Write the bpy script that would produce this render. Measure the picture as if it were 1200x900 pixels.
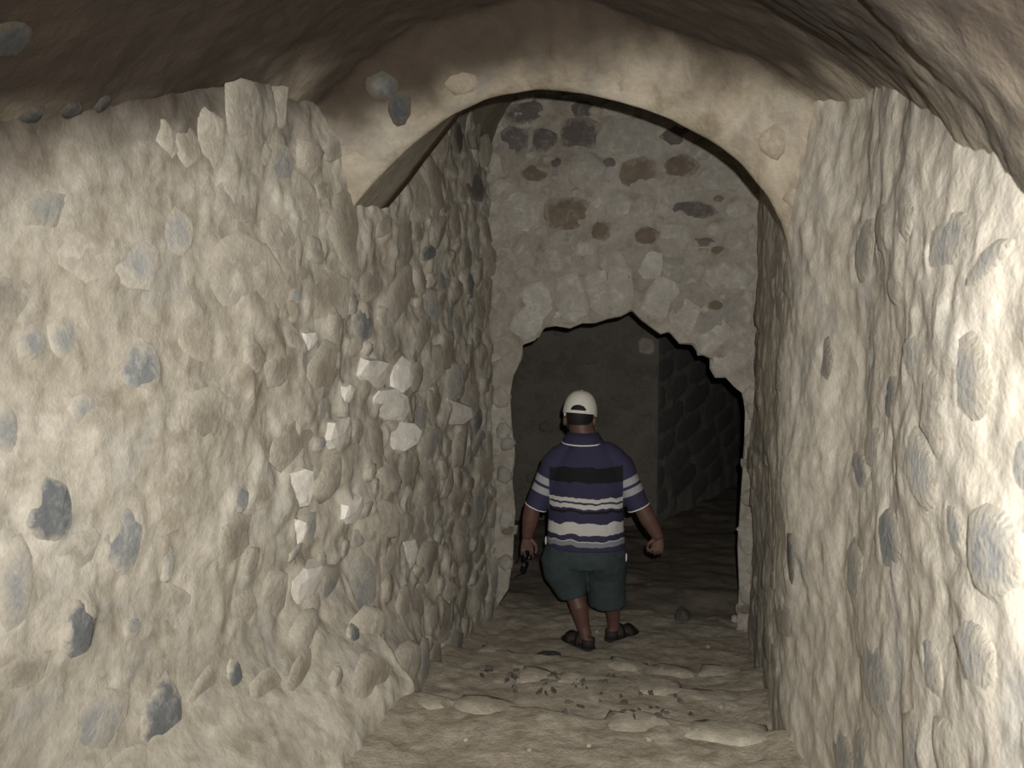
import bpy, bmesh, math, random
import numpy as np
from mathutils import Vector, Matrix

for o in list(bpy.data.objects):
    bpy.data.objects.remove(o, do_unlink=True)
S = bpy.context.scene
COL = S.collection

# ------------------------------------------------------------------ camera, world, flash, exposure
CAM = Vector((0.0, 0.0, 1.6))
YAW, PITCH, FPX = math.radians(13.0), math.radians(4.0), 1000.0
cd = bpy.data.cameras.new('camera'); cam = bpy.data.objects.new('camera', cd); COL.objects.link(cam)
cam.location = CAM
cam.rotation_euler = (math.pi / 2 - PITCH, 0, YAW)
cd.sensor_width = 36; cd.lens = FPX * 36 / 1200; cd.clip_start = 0.02; cd.clip_end = 100
cd.dof.use_dof = True; cd.dof.focus_distance = 4.6; cd.dof.aperture_fstop = 6.5
S.camera = cam

W = bpy.data.worlds.new('world'); S.world = W; W.use_nodes = True
bg = W.node_tree.nodes['Background']; bg.inputs[0].default_value = (1.0, .95, .88, 1); bg.inputs[1].default_value = 0.04

# the flash of the camera: a small lamp just above and to the right of the lens
fl = bpy.data.lights.new('camera_flash', 'SPOT'); fo = bpy.data.objects.new('camera_flash', fl); COL.objects.link(fo)
fl.energy = 630; fl.color = (1.0, .985, .955); fl.shadow_soft_size = 0.012
fl.spot_size = math.radians(100); fl.spot_blend = 1.0
fo.location = CAM + Vector((0.055, 0.0, 0.085))
fo.rotation_euler = (math.pi / 2 - math.radians(9.0), 0, YAW - math.radians(4))
fo.scale = (1.06, 1.0, 1.0)          # the reflector throws a wide, low beam

V = S.view_settings
S.display_settings.display_device = 'sRGB'
V.view_transform = 'Standard'; V.look = 'None'; V.gamma = 1.0; V.use_curve_mapping = False; V.exposure = 0.0

# ------------------------------------------------------------------ helpers
RNG = random.Random(11)
CR = cam.rotation_euler.to_matrix()

def ray(px, py):
    return CR @ Vector(((px - 600) / FPX, (450 - py) / FPX, -1.0))
def on_x(px, py, X):
    d = ray(px, py); t = (X - CAM.x) / d.x; p = CAM + d * t; return p.y, p.z
def on_y(px, py, Y):
    d = ray(px, py); t = (Y - CAM.y) / d.y; p = CAM + d * t; return p.x, p.z
def on_z(px, py, Z):
    d = ray(px, py); t = (Z - CAM.z) / d.z; return CAM + d * t

def sst(a, b, x):
    t = np.clip((np.asarray(x, float) - a) / (b - a), 0, 1); return t * t * (3 - 2 * t)

def _hash(i, j, k, seed):
    n = (i.astype(np.int64) * 374761393 + j.astype(np.int64) * 668265263 + k.astype(np.int64) * 2147483647 + seed * 1274126177) & 0xffffffff
    n = ((n ^ (n >> 13)) * 1274126177) & 0xffffffff
    n = n ^ (n >> 16)
    return (n & 0xffffff) / float(0xffffff)
def vnoise(x, y, z=0.0, seed=0):
    x, y, z = np.broadcast_arrays(np.asarray(x, float), np.asarray(y, float), np.asarray(z, float))
    i, j, k = np.floor(x), np.floor(y), np.floor(z)
    f, g, h = x - i, y - j, z - k
    f, g, h = f*f*(3-2*f), g*g*(3-2*g), h*h*(3-2*h)
    r = 0
    for a in (0, 1):
        for b in (0, 1):
            for c in (0, 1):
                w = (f if a else 1-f) * (g if b else 1-g) * (h if c else 1-h)
                r = r + w * _hash(i + a, j + b, k + c, seed)
    return r * 2 - 1
def fbm(x, y, z=0.0, seed=0, octv=4, gain=.5):
    r, a = 0, 1.0
    for o in range(octv):
        r = r + a * vnoise(np.asarray(x) * 2**o, np.asarray(y) * 2**o, np.asarray(z) * 2**o, seed + o * 17); a *= gain
    return r

def link(name, me, mat=None, parent=None, smooth=True):
    o = bpy.data.objects.new(name, me); COL.objects.link(o)
    if mat is not None and not me.materials: me.materials.append(mat)
    if smooth and len(me.polygons): me.polygons.foreach_set('use_smooth', [True] * len(me.polygons))
    if parent is not None: o.parent = parent
    return o
def struct(o, label=None):
    o['kind'] = 'structure'
    if label: o['label'] = label
    return o
def tag(o, label, cat, group=None):
    o['label'] = label; o['category'] = cat
    if group: o['group'] = group
    return o
def empty(name, loc=(0, 0, 0), rz=0):
    o = bpy.data.objects.new(name, None); COL.objects.link(o); o.location = loc; o.rotation_euler = (0, 0, rz); o.empty_display_size = .1
    return o

def grid_mesh(name, P, keep=None, soot=None, flip=False):
    """P: (n,m,3) points -> mesh of quads"""
    n, m = P.shape[:2]
    idx = np.arange(n * m).reshape(n, m)
    q = np.stack([idx[:-1, :-1], idx[1:, :-1], idx[1:, 1:], idx[:-1, 1:]], -1)
    if keep is not None: q = q[keep]
    q = q.reshape(-1, 4)
    if flip: q = q[:, ::-1]
    me = bpy.data.meshes.new(name)
    me.from_pydata(P.reshape(-1, 3).tolist(), [], q.tolist())
    if soot is not None:
        at = me.attributes.new('soot', 'FLOAT', 'POINT'); at.data.foreach_set('value', soot.reshape(-1).astype(np.float32))
    me.validate(); me.update()
    return me

# ------------------------------------------------------------------ materials
def nt(name):
    m = bpy.data.materials.new(name); m.use_nodes = True; t = m.node_tree
    b = t.nodes['Principled BSDF']; b.inputs['Roughness'].default_value = .92
    b.inputs['Specular IOR Level'].default_value = .25
    return m, t, b
def N(t, typ, **kw):
    n = t.nodes.new(typ)
    for k, v in kw.items():
        if k.startswith('i_'):
            key = k[2:]; n.inputs[int(key) if key.isdigit() else key].default_value = v
        else: setattr(n, k, v)
    return n
def ramp(t, src, stops, interp='LINEAR'):
    r = N(t, 'ShaderNodeValToRGB'); e = r.color_ramp; e.interpolation = interp
    while len(e.elements) > 1: e.elements.remove(e.elements[-1])
    for i, (p, c) in enumerate(stops):
        el = e.elements[0] if i == 0 else e.elements.new(p)
        el.position = p; el.color = (c[0], c[1], c[2], 1) if hasattr(c, '__len__') else (c, c, c, 1)
    t.links.new(src, r.inputs[0]); return r
def mixc(t, fac, a, b, blend='MIX'):
    m = N(t, 'ShaderNodeMix', data_type='RGBA', blend_type=blend)
    for sock, v in ((0, fac), (6, a), (7, b)):
        if isinstance(v, bpy.types.NodeSocket): t.links.new(v, m.inputs[sock])
        elif sock == 0: m.inputs[0].default_value = v
        else: m.inputs[sock].default_value = (v[0], v[1], v[2], 1)
    return m.outputs[2]
def math_(t, op, a, b=0.0):
    m = N(t, 'ShaderNodeMath', operation=op)
    for i, v in enumerate((a, b)):
        if isinstance(v, bpy.types.NodeSocket): t.links.new(v, m.inputs[i])
        else: m.inputs[i].default_value = v
    return m.outputs[0]
def noise(t, co, scale, detail=5, rough=.55, dist=0.0):
    n = N(t, 'ShaderNodeTexNoise'); n.inputs['Scale'].default_value = scale; n.inputs['Detail'].default_value = detail
    n.inputs['Roughness'].default_value = rough; n.inputs['Distortion'].default_value = dist
    t.links.new(co, n.inputs['Vector']); return n.outputs['Fac']
def bump(t, b, parts, dist=.01):
    h = None
    for s, k in parts:
        v = math_(t, 'MULTIPLY', s, k); h = v if h is None else math_(t, 'ADD', h, v)
    bp = N(t, 'ShaderNodeBump'); bp.inputs['Strength'].default_value = 1.0; bp.inputs['Distance'].default_value = dist
    t.links.new(h, bp.inputs['Height']); t.links.new(bp.outputs[0], b.inputs['Normal'])

def plaster(name, base, dark, light, grey=None, grey_amt=.5, use_soot=False, sootc=(.023, .017, .0125), scl=1.0, bstr=1.0, squash=None):
    m, t, b = nt(name)
    g = N(t, 'ShaderNodeNewGeometry'); co = g.outputs['Position']
    if squash:
        mp = N(t, 'ShaderNodeMapping'); mp.inputs['Scale'].default_value = squash; t.links.new(co, mp.inputs[0]); co = mp.outputs[0]
    n1 = noise(t, co, 2.3 * scl, 8, .68, .6)
    n2 = noise(t, co, 9 * scl, 6, .6, .6)
    n3 = noise(t, co, 38 * scl, 4, .6)
    c = ramp(t, n1, [(.36, dark), (.5, base), (.64, light)]).outputs[0]
    c = mixc(t, ramp(t, n2, [(.4, 0), (.68, .55)]).outputs[0], c, light)
    c = mixc(t, ramp(t, n2, [(.30, .6), (.45, 0)]).outputs[0], c, dark)
    if grey is not None:
        n4 = noise(t, co, 3.6 * scl, 5, .6, .8)
        c = mixc(t, math_(t, 'MULTIPLY', ramp(t, n4, [(.55, 0), (.68, 1)]).outputs[0], grey_amt), c, grey)
    c = mixc(t, .35, c, ramp(t, n3, [(.3, .5), (.7, 1.0)]).outputs[0], 'MULTIPLY')
    if use_soot:
        a = N(t, 'ShaderNodeAttribute', attribute_name='soot')
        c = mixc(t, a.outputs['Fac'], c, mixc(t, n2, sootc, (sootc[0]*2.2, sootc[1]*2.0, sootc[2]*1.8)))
    t.links.new(c, b.inputs['Base Color'])
    bump(t, b, [(n2, .55 * bstr), (n3, .28 * bstr), (noise(t, co, 130 * scl, 3), .12 * bstr)], .012)
    return m

def stone_mat(name, c1, c2, smear=None, smear_lo=.52, smear_hi=.7, scl=1.0, bstr=1.0, rim=None, rim_lo=.55, rim_hi=1.0):
    m, t, b = nt(name)
    g = N(t, 'ShaderNodeNewGeometry'); co = g.outputs['Position']
    oi = N(t, 'ShaderNodeObjectInfo')
    n2 = noise(t, co, 14 * scl, 6, .65, .5); n3 = noise(t, co, 60 * scl, 4, .6)
    c = mixc(t, oi.outputs['Random'], c1, c2)
    c = mixc(t, .5, c, ramp(t, n2, [(.3, .55), (.7, 1.15)]).outputs[0], 'MULTIPLY')
    if smear is not None:
        c = mixc(t, ramp(t, n2, [(smear_lo, 0), (smear_hi, 1)]).outputs[0], c, smear)
    if rim is not None:                       # mortar smeared over the rim of the stone
        tc = N(t, 'ShaderNodeTexCoord'); sp = N(t, 'ShaderNodeSeparateXYZ'); t.links.new(tc.outputs['Object'], sp.inputs[0])
        r2 = math_(t, 'SQRT', math_(t, 'ADD', math_(t, 'MULTIPLY', sp.outputs[0], sp.outputs[0]), math_(t, 'MULTIPLY', sp.outputs[1], sp.outputs[1])))
        nn = noise(t, co, 22 * scl, 5, .65, .5)
        r2 = math_(t, 'ADD', r2, math_(t, 'MULTIPLY', math_(t, 'SUBTRACT', nn, .5), 1.1))
        c = mixc(t, ramp(t, r2, [(rim_lo, 0), (rim_hi, 1)]).outputs[0], c, rim)
    c = mixc(t, .35, c, ramp(t, n3, [(.3, .5), (.7, 1.0)]).outputs[0], 'MULTIPLY')
    t.links.new(c, b.inputs['Base Color'])
    bump(t, b, [(n2, .6 * bstr), (n3, .28 * bstr)], .010)
    return m

def flat_mat(name, c, rough=.8, spec=.3, nscale=0, namt=.3, bumpd=0):
    m, t, b = nt(name); b.inputs['Roughness'].default_value = rough; b.inputs['Specular IOR Level'].default_value = spec
    b.inputs['Base Color'].default_value = (*c, 1)
    if nscale:
        tc = N(t, 'ShaderNodeTexCoord'); n = noise(t, tc.outputs['Object'], nscale, 4)
        t.links.new(mixc(t, namt, c, ramp(t, n, [(.3, .4), (.7, 1.2)]).outputs[0], 'MULTIPLY'), b.inputs['Base Color'])
        if bumpd: bump(t, b, [(n, 1.0)], bumpd)
    return m

BEIGE, DKBEIGE, LTBEIGE, BLUEGREY = (.385, .345, .275), (.26, .225, .17), (.50, .46, .385), (.29, .295, .285)
RIM = (.40, .36, .29)
M_left = plaster('left_wall_mortar', BEIGE, DKBEIGE, LTBEIGE, BLUEGREY, .35, True)
M_right = plaster('right_wall_plaster', (.46, .415, .34), (.38, .335, .265), (.56, .515, .435), (.33, .335, .33), .45, True, squash=(1, .55, .8))
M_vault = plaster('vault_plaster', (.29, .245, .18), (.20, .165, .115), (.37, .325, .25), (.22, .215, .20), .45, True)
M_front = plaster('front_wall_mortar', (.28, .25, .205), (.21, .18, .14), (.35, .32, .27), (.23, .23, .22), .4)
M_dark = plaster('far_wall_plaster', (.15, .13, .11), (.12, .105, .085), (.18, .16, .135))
M_floor = plaster('floor_earth', (.31, .265, .20), (.22, .18, .13), (.39, .345, .27), None, scl=2.2, bstr=1.3)
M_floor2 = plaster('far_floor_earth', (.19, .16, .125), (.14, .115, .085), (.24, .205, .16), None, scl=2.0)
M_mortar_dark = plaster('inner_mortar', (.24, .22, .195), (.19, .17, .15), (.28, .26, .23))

ST_beige = stone_mat('stone_beige', (.40, .355, .285), (.34, .305, .25), LTBEIGE, rim=RIM, rim_lo=.45, rim_hi=1.0)
ST_tan = stone_mat('stone_tan', (.36, .31, .24), (.29, .255, .20), BEIGE, rim=RIM, rim_lo=.45, rim_hi=1.0)
ST_grey = stone_mat('stone_blue_grey', (.20, .203, .198), (.26, .26, .25), (.38, .365, .325), .5, .72, rim=RIM)
ST_slate = stone_mat('stone_slate', (.135, .142, .142), (.17, .175, .175), (.32, .315, .29), .54, .8, rim=RIM, rim_lo=.68, rim_hi=1.02)
ST_streak = stone_mat('stone_streaked_grey', (.285, .285, .275), (.335, .33, .31), RIM, .46, .66, rim=RIM, rim_lo=.4, rim_hi=.95)
ST_pale = stone_mat('stone_pale_broken', (.70, .66, .58), (.60, .56, .49), bstr=.4)
ST_fr = stone_mat('front_stone', (.36, .33, .28), (.275, .25, .21), (.38, .35, .29))
ST_frl = stone_mat('front_stone_pale', (.43, .40, .34), (.36, .33, .28), (.46, .43, .365))
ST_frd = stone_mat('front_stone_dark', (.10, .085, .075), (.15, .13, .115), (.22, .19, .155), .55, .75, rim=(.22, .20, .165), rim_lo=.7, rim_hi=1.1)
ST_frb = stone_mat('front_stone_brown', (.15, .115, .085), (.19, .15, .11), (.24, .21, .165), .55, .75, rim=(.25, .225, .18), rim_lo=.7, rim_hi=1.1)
ST_brick = stone_mat('dark_block', (.15, .142, .138), (.20, .188, .176), (.24, .22, .2), .6, .8)
ST_step = stone_mat('step_stone', (.36, .32, .25), (.30, .26, .20), (.41, .365, .29))
ST_rubble_shade = stone_mat('dark_rubble_and_shade', (.06, .052, .045), (.12, .105, .085))  # dark rocks, and the chips that paint shadow along the risers

# ------------------------------------------------------------------ stone shapes (shared, about 50 triangles each)
def stone_variant(rng, n=10, square=0.0, facet=0.0, jit=1.0):
    bm = bmesh.new(); rings = []
    rad = []
    for i in range(n):
        a = 2 * math.pi * i / n + rng.uniform(-.16, .16) * jit
        k = (abs(math.cos(a)) ** (2 + 4 * square) + abs(math.sin(a)) ** (2 + 4 * square)) ** (-1 / (2 + 4 * square))
        rad.append((a, k * (1 + rng.uniform(-.16, .12) * jit)))
    tx, ty = rng.uniform(-.35, .35) * (1 + facet), rng.uniform(-.35, .35) * (1 + facet)
    for r, h in ((1.06, -.9), (.86, .70), (.52, .95)):
        ring = []
        for a, k in rad:
            x, y = math.cos(a) * k * r, math.sin(a) * k * r
            hh = h + ((tx * x + ty * y) + rng.uniform(-.12, .12) if h > 0 else 0)
            ring.append(bm.verts.new((x, y, hh)))
        rings.append(ring)
    c = bm.verts.new((0, 0, 1.0 + rng.uniform(-.1, .1)))
    for A, B in zip(rings, rings[1:]):
        for i in range(n):
            bm.faces.new((A[i], A[(i + 1) % n], B[(i + 1) % n], B[i]))
    for i in range(n): bm.faces.new((rings[-1][i], rings[-1][(i + 1) % n], c))
    me = bpy.data.meshes.new('stone'); bm.to_mesh(me); bm.free()
    return me
_vr = random.Random(5)
ROUND = [stone_variant(_vr, 10, 0.0) for _ in range(12)]
BLOCK = [stone_variant(_vr, 10, 0.7) for _ in range(10)]
BROKEN = [stone_variant(_vr, 8, .15, 1.2) for _ in range(10)]
SQUARE = [stone_variant(_vr, 12, 2.6, 0.0, .3) for _ in range(6)]
_cache = {}
def stone(parent, pos, ax, ay, az, ru, rv, depth, mat, kind=ROUND, spin=0.0, smooth=True, name='stone', tilt=(0, 0), var=None):
    i = RNG.randrange(len(kind)) if var is None else var
    key = (kind[i].name, mat.name, smooth)
    if key not in _cache:
        me = kind[i].copy(); me.materials.clear(); me.materials.append(mat)
        me.polygons.foreach_set('use_smooth', [smooth] * len(me.polygons)); _cache[key] = me
    o = bpy.data.objects.new(name, _cache[key]); COL.objects.link(o); o.parent = parent
    R = Matrix((ax, ay, az)).transposed()
    R = R @ Matrix.Rotation(tilt[0], 3, 'X') @ Matrix.Rotation(tilt[1], 3, 'Y') @ Matrix.Rotation(spin, 3, 'Z')
    M = R.to_4x4() @ Matrix.Diagonal((ru, rv, depth, 1)); M.translation = pos
    o.matrix_world = M
    return o
X3, Y3, Z3 = Vector((1, 0, 0)), Vector((0, 1, 0)), Vector((0, 0, 1))
FR_L = (Y3, Z3, X3); FR_R = (-Y3, Z3, -X3); FR_F = (X3, Z3, -Y3)

# ------------------------------------------------------------------ layout of the passage
XL, XR = -1.54, 0.304
Y_ARCH, Y_DOOR, Y_FAR = 3.55, 6.0, 9.6
def floor_z(y, x=0.0):
    y = np.asarray(y, float); x = np.asarray(x, float)
    w = y + .05 * fbm(x * 2.2, y * 0.9, 3.0, 41, 3) 
    z = -.17 * sst(3.38, 3.46, w) - .17 * sst(4.14, 4.23, w) - .185 * sst(4.80, 4.90, w) - .13 * sst(6.2, 9.5, y)
    return z
def left_x(y, z):
    y = np.asarray(y, float); z = np.asarray(z, float)
    hf = z - floor_z(y)
    fl_ = .32 * (1 - sst(.0, .55, hf)) * (1 - sst(3.0, 5.0, y))
    return XL + fl_
def right_x(y, z=0):
    return XR + .135 * (1 - sst(2.7, 3.55, y))

# --- stones of the left wall: (px, py, half width, half height, material, protrusion, kind)
L_HAND = [
 (57, 598, 31, 46, ST_slate, .016, ROUND), (86, 736, 25, 42, ST_slate, .022, ROUND), (146, 628, 28, 52, ST_grey, .010, ROUND),
 (104, 852, 46, 42, ST_streak, .012, ROUND), (182, 850, 27, 58, ST_slate, .014, ROUND), (8, 690, 24, 60, ST_streak, .012, ROUND),
 (162, 432, 24, 38, ST_grey, .010, ROUND), (44, 402, 20, 24, ST_streak, .008, ROUND), (12, 508, 18, 44, ST_streak, .010, ROUND),
 (150, 300, 30, 42, ST_streak, .008, ROUND), (62, 246, 40, 26, ST_streak, .008, ROUND), (78, 395, 18, 26, ST_streak, .006, ROUND),
 (266, 796, 8, 26, ST_slate, .010, ROUND), (282, 585, 10, 18, ST_grey, .012, BROKEN), (292, 418, 14, 20, ST_tan, .012, ROUND),
 (98, 480, 18, 22, ST_streak, .006, ROUND), (200, 662, 8, 24, ST_streak, .01, ROUND), (155, 735, 12, 14, ST_streak, .008, ROUND),
 (383, 745, 6, 16, ST_slate, .012, BROKEN), (238, 160, 17, 34, ST_beige, .010, BLOCK), (278, 130, 24, 38, ST_beige, .012, BLOCK),
 (318, 112, 16, 38, ST_beige, .012, BLOCK), (215, 165, 16, 30, ST_tan, .01, BLOCK), (278, 232, 26, 34, ST_beige, .012, BLOCK),
 (328, 200, 18, 34, ST_streak, .012, BLOCK), (290, 330, 44, 55, ST_beige, .014, BLOCK), (330, 285, 22, 40, ST_beige, .014, BLOCK),
 (195, 160, 14, 22, ST_beige, .008, BLOCK), (230, 390, 22, 40, ST_tan, .010, ROUND), (352, 245, 20, 45, ST_beige, .012, BLOCK),
 # freshly broken faces in the middle of the wall
 (350, 572, 17, 34, ST_pale, .035, BROKEN), (438, 440, 17, 25, ST_pale, .035, BROKEN), (466, 440, 10, 26, ST_pale, .03, BROKEN),
 (396, 508, 16, 24, ST_pale, .035, BROKEN), (456, 474, 20, 22, ST_pale, .03, BROKEN), (467, 512, 16, 20, ST_pale, .03, BROKEN),
 (405, 465, 7, 20, ST_pale, .03, BROKEN), (358, 690, 20, 36, ST_pale, .035, BROKEN), (385, 690, 17, 32, ST_streak, .02, BROKEN),
 (350, 625, 7, 18, ST_pale, .03, BROKEN), (374, 618, 16, 26, ST_streak, .02, BROKEN), (531, 484, 14, 18, ST_pale, .03, BROKEN),
 (348, 740, 18, 22, ST_beige, .025, BROKEN), (400, 735, 15, 25, ST_beige, .025, BROKEN), (322, 700, 16, 34, ST_beige, .02, BROKEN),
 (478, 650, 8, 22, ST_pale, .02, BROKEN), (410, 598, 12, 18, ST_pale, .02, BROKEN), (300, 660, 14, 24, ST_beige, .02, BROKEN),
 (422, 690, 18, 50, ST_streak, .022, ROUND), (425, 380, 13, 26, ST_grey, .014, ROUND), (360, 400, 8, 14, ST_pale, .02, BROKEN),
 (502, 296, 9, 10, ST_slate, .008, ROUND), (518, 330, 8, 14, ST_grey, .008, ROUND), (525, 365, 8, 12, ST_grey, .008, ROUND),
 (553, 215, 12, 20, ST_frd, .012, ROUND), (540, 165, 14, 20, ST_frd, .012, BLOCK), (440, 520, 10, 40, ST_tan, .02, ROUND),
]
left_st = []; on_vault = []
for (px, py, hw, hh, mt, pr, kd) in L_HAND:
    y0, z0 = on_x(px, py, XL)
    if y0 < 3.4 and z0 > 1.98 + .38 * (y0 - 1.6): on_vault.append((px, py, hw, hh, mt, kd)); continue
    ya, _ = on_x(px - hw, py, XL); yb, _ = on_x(px + hw, py, XL)
    _, za = on_x(px, py - hh, XL); _, zb = on_x(px, py + hh, XL)
    left_st.append([y0, z0, abs(yb - ya) / 2, abs(za - zb) / 2, mt, pr, kd, True])
rl = random.Random(21)
def clash(lst, y, z, ru, rv, k=.86):
    for s in lst:
        if ((y - s[0]) / (ru + s[2])) ** 2 + ((z - s[1]) / (rv + s[3])) ** 2 < k * k: return True
    return False
tries = 0; nf = 0
while tries < 9000 and nf < 225:
    tries += 1
    y = 1.3 + 4.8 * rl.random() ** .75; z = rl.uniform(-.55, 3.1)
    if z < float(floor_z(y)) + .05: continue
    if y < 3.4 and z > 1.85 + .32 * (y - 1.6): continue
    big = tries < 900
    ru = rl.uniform(.14, .24) if big else (rl.uniform(.08, .14) if tries < 4000 else rl.uniform(.05, .08))
    rv = ru * rl.uniform(.45, .85)
    if y < 2.9 and rl.random() < .8: continue
    if clash(left_st, y, z, ru, rv, .84): continue
    near = 1 - float(sst(2.4, 3.4, y))
    pr = rl.uniform(.010, .030) * (1 - .72 * near)
    r = rl.random()
    mt = ST_beige if r < .46 else ST_tan if r < .84 else ST_streak if r < .985 else ST_grey
    if y < 2.6 and mt is ST_grey: mt = ST_streak
    left_st.append([y, z, ru, rv, mt, pr, rl.choice([ROUND, BROKEN, BLOCK]), False]); nf += 1

def swell(U, Vv, lst, amt=.55):
    d = np.zeros_like(U)
    for s in lst:
        ru, rv = s[2] * 1.25, s[3] * 1.25
        i0, i1 = np.searchsorted(U[:, 0], (s[0] - ru, s[0] + ru)); j0, j1 = np.searchsorted(Vv[0], (s[1] - rv, s[1] + rv))
        if i1 <= i0 or j1 <= j0: continue
        r = np.sqrt(((U[i0:i1, j0:j1] - s[0]) / ru) ** 2 + ((Vv[i0:i1, j0:j1] - s[1]) / rv) ** 2)
        d[i0:i1, j0:j1] = np.maximum(d[i0:i1, j0:j1], s[5] * amt * (1 - sst(.55, 1.0, r)))
    return d

def left_disp(y, z):
    near = 1 - sst(2.0, 3.4, y)
    a = .026 * fbm(y * 1.3, z * 1.3, 0, 3, 2) + .016 * fbm(y * 4.5, z * 4.5, 1, 7, 3) * (1 - .45 * near)
    rg = 1 - np.abs(fbm(y * 4.2 + z * 1.0, z * 3.6, 2, 13, 3))           # ridged lumps
    return a + .018 * (rg - .7) * (1 - .8 * near) + .004 * fbm(y * 22, z * 22, 0, 23, 2)

ys = np.arange(.15, 6.25, .0135); zs = np.arange(-.62, 3.5, .0135)
U, VV = np.meshgrid(ys, zs, indexing='ij')
D = left_disp(U, VV) + swell(U, VV, left_st)
PX = left_x(U, VV) + D
spring = lambda y: 2.01 - .06 * (3.5 - np.minimum(y, 3.5))
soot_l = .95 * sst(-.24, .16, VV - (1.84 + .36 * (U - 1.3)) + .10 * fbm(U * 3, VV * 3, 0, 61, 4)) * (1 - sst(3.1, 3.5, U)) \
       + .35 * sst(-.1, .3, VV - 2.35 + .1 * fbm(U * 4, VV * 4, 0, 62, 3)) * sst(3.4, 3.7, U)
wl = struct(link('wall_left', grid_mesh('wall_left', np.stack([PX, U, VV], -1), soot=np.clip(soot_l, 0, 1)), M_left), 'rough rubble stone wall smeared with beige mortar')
for (y, z, ru, rv, mt, pr, kd, hand) in left_st:
    x = float(left_x(y, z)) + float(left_disp(np.array([y]), np.array([z]))[0])
    flush = pr < .02
    tl = (RNG.uniform(-.12, .12), RNG.uniform(-.12, .12))
    if mt is ST_pale and y > 2.5: tl = (RNG.uniform(-.15, .15), RNG.uniform(.10, .30) * -1)
    stone(wl, Vector((x + pr * .1, y, z)), *FR_L, ru * .95, rv * .95, max(pr, .007), mt, kd, RNG.uniform(-.25, .25) if hand else RNG.uniform(-.6, .6), smooth=not (mt is ST_pale), tilt=tl)

# --- right wall
R_HAND = [
 (1034, 470, 15, 34, ST_grey, .006), (1004, 552, 8, 24, ST_grey, .006), (964, 652, 16, 46, ST_slate, .008), (1038, 632, 17, 40, ST_grey, .008),
 (1084, 548, 20, 42, ST_streak, .006), (1138, 442, 26, 52, ST_streak, .006), (1172, 645, 34, 58, ST_streak, .008), (1150, 765, 24, 42, ST_streak, .006),
 (1030, 792, 20, 46, ST_streak, .007), (928, 596, 7, 26, ST_streak, .006), (1110, 285, 26, 34, ST_streak, .005),
 (1010, 290, 10, 40, ST_streak, .006), (1120, 620, 14, 30, ST_streak, .005), (995, 880, 14, 30, ST_streak, .006),
 (1160, 310, 28, 20, ST_streak, .005), (1092, 780, 12, 36, ST_streak, .005), (1072, 420, 14, 30, ST_streak, .005), (900, 640, 5, 24, ST_beige, .008),
 (905, 520, 5, 20, ST_beige, .008), (915, 720, 6, 26, ST_beige, .008), (890, 430, 4, 18, ST_fr, .008), (1190, 540, 16, 40, ST_streak, .005),
 (985, 420, 8, 30, ST_streak, .006), (950, 480, 7, 30, ST_beige, .008), (945, 360, 7, 24, ST_beige, .008),
]
right_st = []
for (px, py, hw, hh, mt, pr) in R_HAND:
    X = XR
    for _ in range(6):
        y0, z0 = on_x(px, py, X); X = float(right_x(y0))
    ya, _ = on_x(px - hw, py, X); yb, _ = on_x(px + hw, py, X)
    _, za = on_x(px, py - hh, X); _, zb = on_x(px, py + hh, X)
    right_st.append([y0, z0, min(abs(yb - ya) / 2, .22), abs(za - zb) / 2, mt, pr, ROUND, True])
rr = random.Random(8); nf = 0; tries = 0
while nf < 60 and tries < 3000:
    tries += 1
    y = rr.uniform(1.0, 6.0); z = rr.uniform(-.5, 1.7 + .3 * (y - 1.3) if y < 3.5 else 2.8)
    ru = rr.uniform(.07, .15); rv = ru * rr.uniform(.5, .9)
    if 2.7 < y < 3.6 or z < float(floor_z(y)) + .05 or clash(right_st, y, z, ru, rv, .95): continue
    right_st.append([y, z, ru, rv, ST_beige if rr.random() < .7 else ST_streak, .006 + .008 * float(sst(2.5, 4.5, y)), rr.choice([ROUND, BLOCK]), False]); nf += 1
def right_disp(y, z):
    return .018 * fbm(y * 1.2, z * 1.5, 5, 31, 2) + .010 * fbm(y * 3.5, z * 4.0, 6, 33, 3) + .004 * fbm(y * 14, z * 16, 6, 35, 3)
ys = np.arange(.15, 6.25, .014); zs = np.arange(-.62, 3.5, .014)
U, VV = np.meshgrid(ys, zs, indexing='ij')
D = right_disp(U, VV) + swell(U, VV, right_st)
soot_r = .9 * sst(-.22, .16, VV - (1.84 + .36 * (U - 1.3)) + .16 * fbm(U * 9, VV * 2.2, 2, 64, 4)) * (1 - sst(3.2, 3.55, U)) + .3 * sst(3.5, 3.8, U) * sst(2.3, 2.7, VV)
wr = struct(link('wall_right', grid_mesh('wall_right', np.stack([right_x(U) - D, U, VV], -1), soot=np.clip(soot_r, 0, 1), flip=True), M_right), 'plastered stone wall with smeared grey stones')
for (y, z, ru, rv, mt, pr, kd, hand) in right_st:
    x = float(right_x(y)) - float(right_disp(np.array([y]), np.array([z]))[0])
    stone(wr, Vector((x, y, z)), *FR_R, ru, rv, max(pr, .005), mt, kd, RNG.uniform(-.2, .2), tilt=(RNG.uniform(-.05, .05), RNG.uniform(-.05, .05)))

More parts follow.
